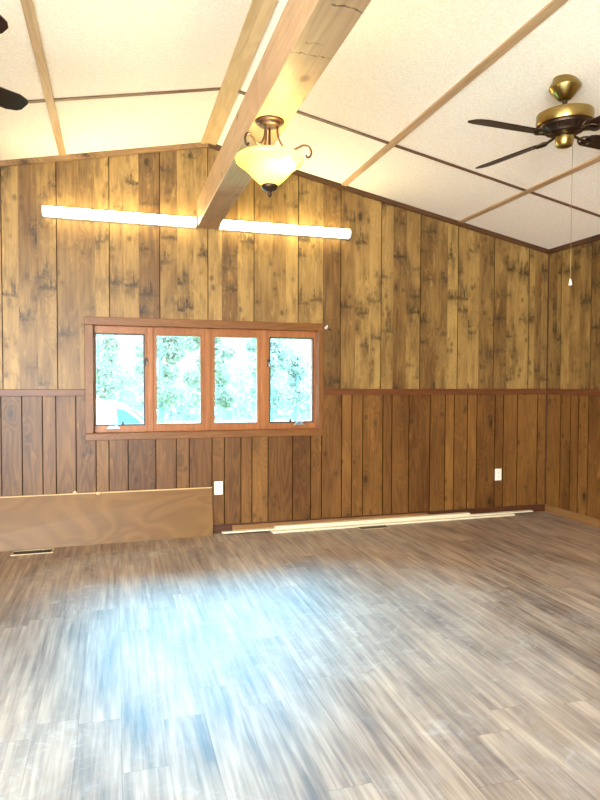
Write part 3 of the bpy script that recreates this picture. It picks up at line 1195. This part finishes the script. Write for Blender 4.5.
RFX, RFY = -1.777, -2.361
make_fan('ceiling_fan', (RFX, RFY, roof_z(RFX) - 0.002), 190, 'brass ceiling fan with dark blades and a long pull chain, on the right slope',
         (-0.05, -0.05), (0.028, -0.035, -1.12), 4, 0.675)
LFX = -5.15
make_fan('ceiling_fan', (LFX, RFY, roof_z(LFX) - 0.020), 37.6, 'dark bladed ceiling fan on the left slope, only two blade tips in frame',
         (0.0, 0.0), None, 5, 0.676)

# ------------------------------------------------------------------ leaning plywood
pl = empty('plywood_sheet', (-4.63, -0.11, 0.0))
tag(pl, 'long narrow plywood board leaning on its edge against the wall under the window', 'board')
bm = bmesh.new()
pk = [(-1.21, 0.0), (1.225, 0.0)]
def plyslab(bm, y0, y1, z0, z1, dx=0.0):
    # y0..y1 measured across thickness at foot; top leans back to the wall
    lx, rx = -1.21 + dx, 1.225 - dx
    def row(x, foot_y, t, z):
        f = z / 0.405
        top_y = 0.088
        return (x, foot_y + t + (top_y - foot_y) * f * 1.0, z + 0.0)
    fl, fr = -0.028, 0.030      # foot stands farther out at the left end
    hexa(bm, [row(lx, fl, y0, z0), row(rx, fr, y0, z0), row(rx, fr, y1, z0), row(lx, fl, y1, z0),
              row(lx, fl, y0, z1), row(rx, fr, y0, z1), row(rx, fr, y1, z1), row(lx, fl, y1, z1)])
plyslab(bm, 0.0, 0.015, 0.0, 0.398)
finish('sheet', bm, M['ply'], pl)
bm = bmesh.new()
plyslab(bm, 0.0, 0.0155, 0.398, 0.405)
o = finish('edge_strip', bm, M['ply_edge'], pl)
o['label'] = 'pale cut edge'

# crumbs on the plywood's top edge
for nm, xx, lab in (('wood_chip', -4.515, 'tiny pale wood chip standing on top of the leaning plywood, near the window corner'),
                    ('wood_splinter', -4.335, 'tiny pale splinter hanging on the plywood top edge, right of the chip')):
    bm = bmesh.new()
    if nm == 'wood_chip':
        hexa(bm, [(-0.02, -0.006, 0), (0.022, -0.006, 0), (0.018, 0.006, 0), (-0.018, 0.006, 0), (-0.008, -0.004, 0.016), (0.002, -0.004, 0.022), (0.002, 0.003, 0.022), (-0.008, 0.004, 0.016)])
        loc = (xx, -0.014, 0.405)
    else:
        hexa(bm, [(-0.012, -0.008, -0.016), (0.012, -0.008, -0.014), (0.010, -0.002, -0.014), (-0.010, -0.002, -0.016), (-0.016, -0.008, 0.006), (0.014, -0.008, 0.004), (0.014, 0.008, 0.004), (-0.016, 0.008, 0.006)])
        loc = (xx, -0.030, 0.4055)
    o = finish(nm, bm, M['ply_edge'], None, loc)
    tag(o, lab, 'wood scrap')

# ------------------------------------------------------------------ outlets
def outlet(xc, zc, label):
    root = empty('wall_outlet', (xc, 0.0, zc))
    tag(root, label, 'outlet', 'wall outlets')
    bm = bmesh.new()
    box(bm, -0.037, 0.037, -0.006, 0.0, -0.058, 0.058)
    finish('cover_plate', bm, M['white_plastic'], root, bevel=0.003)
    for dz in (-0.021, 0.021):
        bm = bmesh.new()
        prism(bm, [(-0.016, dz - 0.010), (-0.010, dz - 0.015), (0.010, dz - 0.015), (0.016, dz - 0.010), (0.016, dz + 0.010), (0.010, dz + 0.015), (-0.010, dz + 0.015), (-0.016, dz + 0.010)], 'Y', -0.0085, -0.0058)
        f = finish('receptacle', bm, M['white_plastic'], root)
        bm = bmesh.new()
        for sx in (-0.0065, 0.0065):
            box(bm, sx - 0.001, sx + 0.001, -0.0088, -0.0084, dz - 0.002, dz + 0.007)
        box(bm, -0.002, 0.002, -0.0088, -0.0084, dz - 0.010, dz - 0.006)
        finish('slots', bm, M['slot'], f)
    bm = bmesh.new()
    bmesh.ops.create_uvsphere(bm, u_segments=10, v_segments=6, radius=0.003)
    bmesh.ops.translate(bm, verts=bm.verts[:], vec=(0, -0.006, 0))
    finish('screw', bm, M['nickel'], root, smooth=True)


outlet(-3.346, 0.392, 'white duplex wall outlet just right of the leaning plywood')
outlet(-0.560, 0.396, 'white duplex wall outlet near the right corner of the back wall')

# little white hook beside the window
hk = empty('wall_hook', (-2.372, 0.0, 1.797))
tag(hk, 'small white hook on the wall at the top right corner of the window', 'hook')
bm = bmesh.new()
lathe(bm, [(0, 0), (0.012, 0), (0.012, 0.004), (0, 0.005)], 14)
bmesh.ops.transform(bm, matrix=Matrix.Rotation(math.radians(90), 4, 'X'), verts=bm.verts[:])
tube(bm, spline([(0, -0.003, 0), (0, -0.022, 0.0), (0.0, -0.034, 0.010), (0, -0.036, 0.022)], 4), 0.006, 8)
finish('hook', bm, M['white_plastic'], hk, smooth=True)
bm = bmesh.new()
tube(bm, [(0.014, -0.004, -0.006), (0.036, -0.008, -0.012), (0.05, -0.006, -0.022)], 0.006, 8)
o = finish('screw_stem', bm, M['dark_metal'], hk, smooth=True)
o['label'] = 'dark screw stem'

# ------------------------------------------------------------------ floor registers
def register(cx, cy, w, d, label, rz=0.0):
    root = empty('floor_register', (cx, cy, 0.0), rz)
    tag(root, label, 'vent', 'floor registers')
    bm = bmesh.new()
    t = 0.014
    for a in ((-w, w, -d, -d + t), (-w, w, d - t, d), (-w, -w + t, -d + t, d - t), (w - t, w, -d + t, d - t)):
        box(bm, a[0], a[1], a[2], a[3], 0.0, 0.006)
    finish('frame', bm, M['register'], root, bevel=0.002)
    bm = bmesh.new()
    n = 14
    for i in range(n):
        xx = -w + t + (2 * (w - t)) * (i + 0.5) / n
        box(bm, xx - 0.0025, xx + 0.0025, -d + t, d - t, 0.0015, 0.0045)
    finish('louvre', bm, M['dark_metal'], root)
    bm = bmesh.new()
    box(bm, -w + t, w - t, -d + t, d - t, 0.0003, 0.0012)
    finish('duct', bm, M['slot'], root)


register(-4.81, -0.210, 0.150, 0.062, 'tan metal floor register at the foot of the leaning plywood')
register(-1.975, -0.185, 0.150, 0.055, 'tan metal floor register in front of the loose white trim boards')

# ------------------------------------------------------------------ loose trim boards along the wall
def board(name, mat, xa, ya, xb, yb, z, w, t, label, cat, tilt=0.0, group=None, za=None):
    dx, dy = xb - xa, yb - ya
    ln = math.hypot(dx, dy)
    o_z = z
    bm = bmesh.new()
    hexa(bm, [(0, -w / 2, 0), (ln, -w / 2, 0), (ln, w / 2, 0), (0, w / 2, 0), (0.003, -w / 2, t), (ln - 0.003, -w / 2, t), (ln - 0.003, w / 2 - 0.004, t), (0.003, w / 2 - 0.004, t)])
    o = finish(name, bm, mat, None, (xa, ya, o_z), bevel=0.0015)
    pz = 0.0 if za is None else math.atan2(za, ln)
    o.rotation_euler = (tilt, -pz, math.atan2(dy, dx))
    tag(o, label, cat, group)
    return o


G = 'loose trim boards along the back wall'
board('trim_board', M['white_board'], -2.90, -0.110, -0.43, -0.062, 0.0, 0.085, 0.014, 'cream trim board lying flat on the floor, lowest of the loose boards by the wall', 'board', group=G)
board('trim_board', M['white_board'], -3.33, -0.078, -0.19, -0.040, 0.0145, 0.05, 0.013, 'longest cream trim board, its thin end reaching nearest the plywood', 'board', group=G)
board('trim_board', M['white_board'], -2.87, -0.088, -0.92, -0.060, 0.028, 0.055, 0.022, 'thick cream trim board on top of the loose pile, ending short of the corner', 'board', group=G)
board('trim_board', M['brown_board'], -3.235, -0.036, -1.35, -0.032, 0.042, 0.052, 0.010, 'brown wood trim board tilted against the baseboard behind the cream boards', 'board', tilt=math.radians(66), group=G)

# ------------------------------------------------------------------ outside: ground, trees, parked car
bm = bmesh.new()
v = [bm.verts.new(c) for c in ((-60, 0.4, -0.5), (60, 0.4, -0.5), (60, 90, -0.5), (-60, 90, -0.5))]
bm.faces.new(v)
struct(finish('ground', bm, M['grass']))


def make_tree(x, y, h, rad, mat, seed, label, trunk_r=0.09):
    rn = random.Random(seed)
    root = empty('tree', (x, y, -0.5))
    tag(root, label, 'tree', 'trees beyond the window')
    bm = bmesh.new()
    lean = rn.uniform(-0.15, 0.15)
    tube(bm, spline([(0, 0, 0), (lean * 0.3, 0.02, h * 0.3), (lean * 0.8, -0.02, h * 0.65), (lean, 0, h * 0.95)], 4), trunk_r, 8, trunk_r * 0.3)
    for i in range(7):
        a = rn.uniform(0, 6.28)
        z = h * rn.uniform(0.3, 0.8)
        r = rad * rn.uniform(0.5, 0.9)
        tube(bm, [(lean * z / h, 0, z), (r * 0.5 * math.cos(a), r * 0.5 * math.sin(a), z + r * 0.3), (r * math.cos(a), r * math.sin(a), z + r * 0.45)], trunk_r * 0.35, 6, trunk_r * 0.1)
    finish('trunk', bm, M['trunk'], root, smooth=True)
    bm = bmesh.new()
    blobs = []
    for i in range(16):
        a = rn.uniform(0, 6.28)
        r = rad * math.sqrt(rn.random()) * 0.8
        z = h * rn.uniform(0.28, 0.95)
        blobs.append((r * math.cos(a), r * math.sin(a), z, rad * rn.uniform(0.28, 0.48)))
    for i in range(2600):
        b = rn.choice(blobs)
        u = Vector((rn.gauss(0, 1), rn.gauss(0, 1), rn.gauss(0, 1))).normalized()
        c = Vector(b[:3]) + u * b[3] * (0.6 + 0.45 * rn.random())
        s = rn.uniform(0.045, 0.10)
        t1 = u.orthogonal().normalized()
        t1.rotate(Matrix.Rotation(rn.uniform(0, 6.28), 3, u))
        nn = (u + Vector((rn.uniform(-.6, .6), rn.uniform(-.6, .6), rn.uniform(-.2, .8)))).normalized()
        t1 = (t1 - nn * t1.dot(nn)).normalized()
        t2 = nn.cross(t1)
        vv = [bm.verts.new(c + t1 * s), bm.verts.new(c + t2 * s * 0.5), bm.verts.new(c - t1 * s), bm.verts.new(c - t2 * s * 0.5)]
        bm.faces.new(vv)
    o = finish('foliage', bm, mat, root)
    return root


T = [(-4.75, 16.5, 3.7, 0.95, 'leaf', 'leafy green tree seen in the leftmost pane, above the white car'),
     (-2.75, 15.5, 3.9, 0.85, 'leaf', 'leafy green tree filling the left half of the second pane'),
     (-1.75, 12.0, 3.5, 0.75, 'leaf', 'slim tree with a bare thin trunk in the second pane from the left'),
     (-0.75, 18.0, 3.1, 0.9, 'leaf', 'low pale green tree in the third pane from the left'),
     (0.5, 15.0, 3.6, 0.7, 'leaf_cool', 'bluish green tree at the right edge of the third pane'),
     (1.35, 17.0, 3.7, 0.95, 'leaf_cool', 'bluish green tree at the left side of the rightmost pane'),
     (3.15, 20.0, 3.5, 0.95, 'leaf_cool', 'low bluish green tree at the right side of the rightmost pane')]
for i, (x, y, h, r, m_, lab) in enumerate(T):
    make_tree(x, y, h, r, M[m_], 40 + i, lab, 0.05 if 'bare' in lab else 0.09)
# scrub behind the trees, uncountable
bm = bmesh.new()
rn = random.Random(5)
for i in range(9000):
    x = rn.uniform(-16, 20)
    y = 24 + rn.uniform(-1.5, 1.5)
    top = 2.3 + 0.5 * math.sin(x * 0.9) + 0.35 * math.sin(x * 2.3 + 1)
    c = Vector((x, y, -0.5 + rn.random() * (top + 0.5)))
    nn = Vector((rn.uniform(-.7, .7), -1, rn.uniform(-.4, .9))).normalized()
    t1 = nn.orthogonal().normalized()
    t1.rotate(Matrix.Rotation(rn.uniform(0, 6.28), 3, nn))
    t2 = nn.cross(t1)
    s = rn.uniform(0.1, 0.22)
    bm.faces.new([bm.verts.new(c + t1 * s), bm.verts.new(c + t2 * s * .6), bm.verts.new(c - t1 * s), bm.verts.new(c - t2 * s * .6)])
o = finish('shrubbery', bm, M['leaf_cool'])
tag(o, 'pale bluish green thicket far outside beyond the window', 'bushes', kind='stuff')

# parked white car, side on, nose to the right
CX, CY, CG = -5.55, 6.0, -0.5
car = empty('car', (CX, CY, CG))
tag(car, 'white parked car outside, seen low in the leftmost window pane', 'car')
side = [(-2.1, 0.35), (-2.12, 0.75), (-2.0, 1.02), (-1.75, 1.36), (-1.45, 1.45), (-0.5, 1.49), (0.9, 1.47), (1.35, 1.41), (1.62, 1.28),
        (1.98, 0.95), (2.55, 0.86), (2.72, 0.72), (2.75, 0.35)]
bm = bmesh.new()
n = len(side)
rings = []
for yy, sc in ((0.0, 0.0), (0.03, 0.03), (1.72, 0.03), (1.75, 0.0)):
    pass
def tumble(zv):
    return 0.14 * max(0.0, (zv - 0.9) / 0.6)
A = [bm.verts.new((px, tumble(pz), pz)) for px, pz in side]
B = [bm.verts.new((px, 1.76 - tumble(pz), pz)) for px, pz in side]
bm.faces.new(A)
bm.faces.new(B)
for i in range(n):
    bm.faces.new((A[i], A[(i + 1) % n], B[(i + 1) % n], B[i]))
finish('body', bm, M['car_paint'], car, bevel=0.05)
for nm, poly in (('side_window', [(1.40, 0.97), (1.88, 0.97), (1.72, 1.14), (1.52, 1.29), (1.36, 1.335)]),
                 ('side_window', [(0.02, 0.97), (0.85, 0.97), (0.85, 1.34), (0.02, 1.34)]),
                 ('side_window', [(-1.6, 0.97), (-0.12, 0.97), (-0.12, 1.35), (-1.35, 1.33)])):
    for sy in (0, 1):
        bm = bmesh.new()
        F = [bm.verts.new((px, (tumble(pz) - 0.006) if sy == 0 else (1.766 - tumble(pz)), pz)) for px, pz in poly]
        K = [bm.verts.new((px, (tumble(pz) + 0.02) if sy == 0 else (1.74 - tumble(pz)), pz)) for px, pz in poly]
        bm.faces.new(F)
        bm.faces.new(K)
        for i in range(len(poly)):
            j = (i + 1) % len(poly)
            bm.faces.new((F[i], F[j], K[j], K[i]))
        o = finish(nm, bm, M['car_glass'], car)
        o['label'] = 'dark teal glass'
bm = bmesh.new()
hexa(bm, [(1.645, 0.22, 1.27), (1.985, 0.12, 0.965), (1.985, 1.64, 0.965), (1.645, 1.54, 1.27),
          (1.655, 0.22, 1.28), (1.995, 0.12, 0.975), (1.995, 1.64, 0.975), (1.655, 1.54, 1.28)])
o = finish('windshield', bm, M['car_glass'], car)
for wx in (-1.35, 1.75):
    for wy in (0.02, 1.54):
        bm = bmesh.new()
        lathe(bm, [(0.19, -0.1), (0.29, -0.1), (0.32, -0.07), (0.32, 0.07), (0.29, 0.1), (0.19, 0.1), (0.19, -0.1)], 28)
        bmesh.ops.transform(bm, matrix=Matrix.Translation((wx, wy + 0.1, 0.32)) @ Matrix.Rotation(math.radians(90), 4, 'X'), verts=bm.verts[:])
        tr_ = finish('wheel', bm, M['rubber'], car, smooth=True)
        bm = bmesh.new()
        lathe(bm, [(0, -0.085), (0.19, -0.085), (0.19, 0.085), (0, 0.085)], 20)
        bmesh.ops.transform(bm, matrix=Matrix.Translation((wx, wy + 0.1, 0.32)) @ Matrix.Rotation(math.radians(90), 4, 'X'), verts=bm.verts[:])
        finish('hub', bm, M['nickel'], tr_)
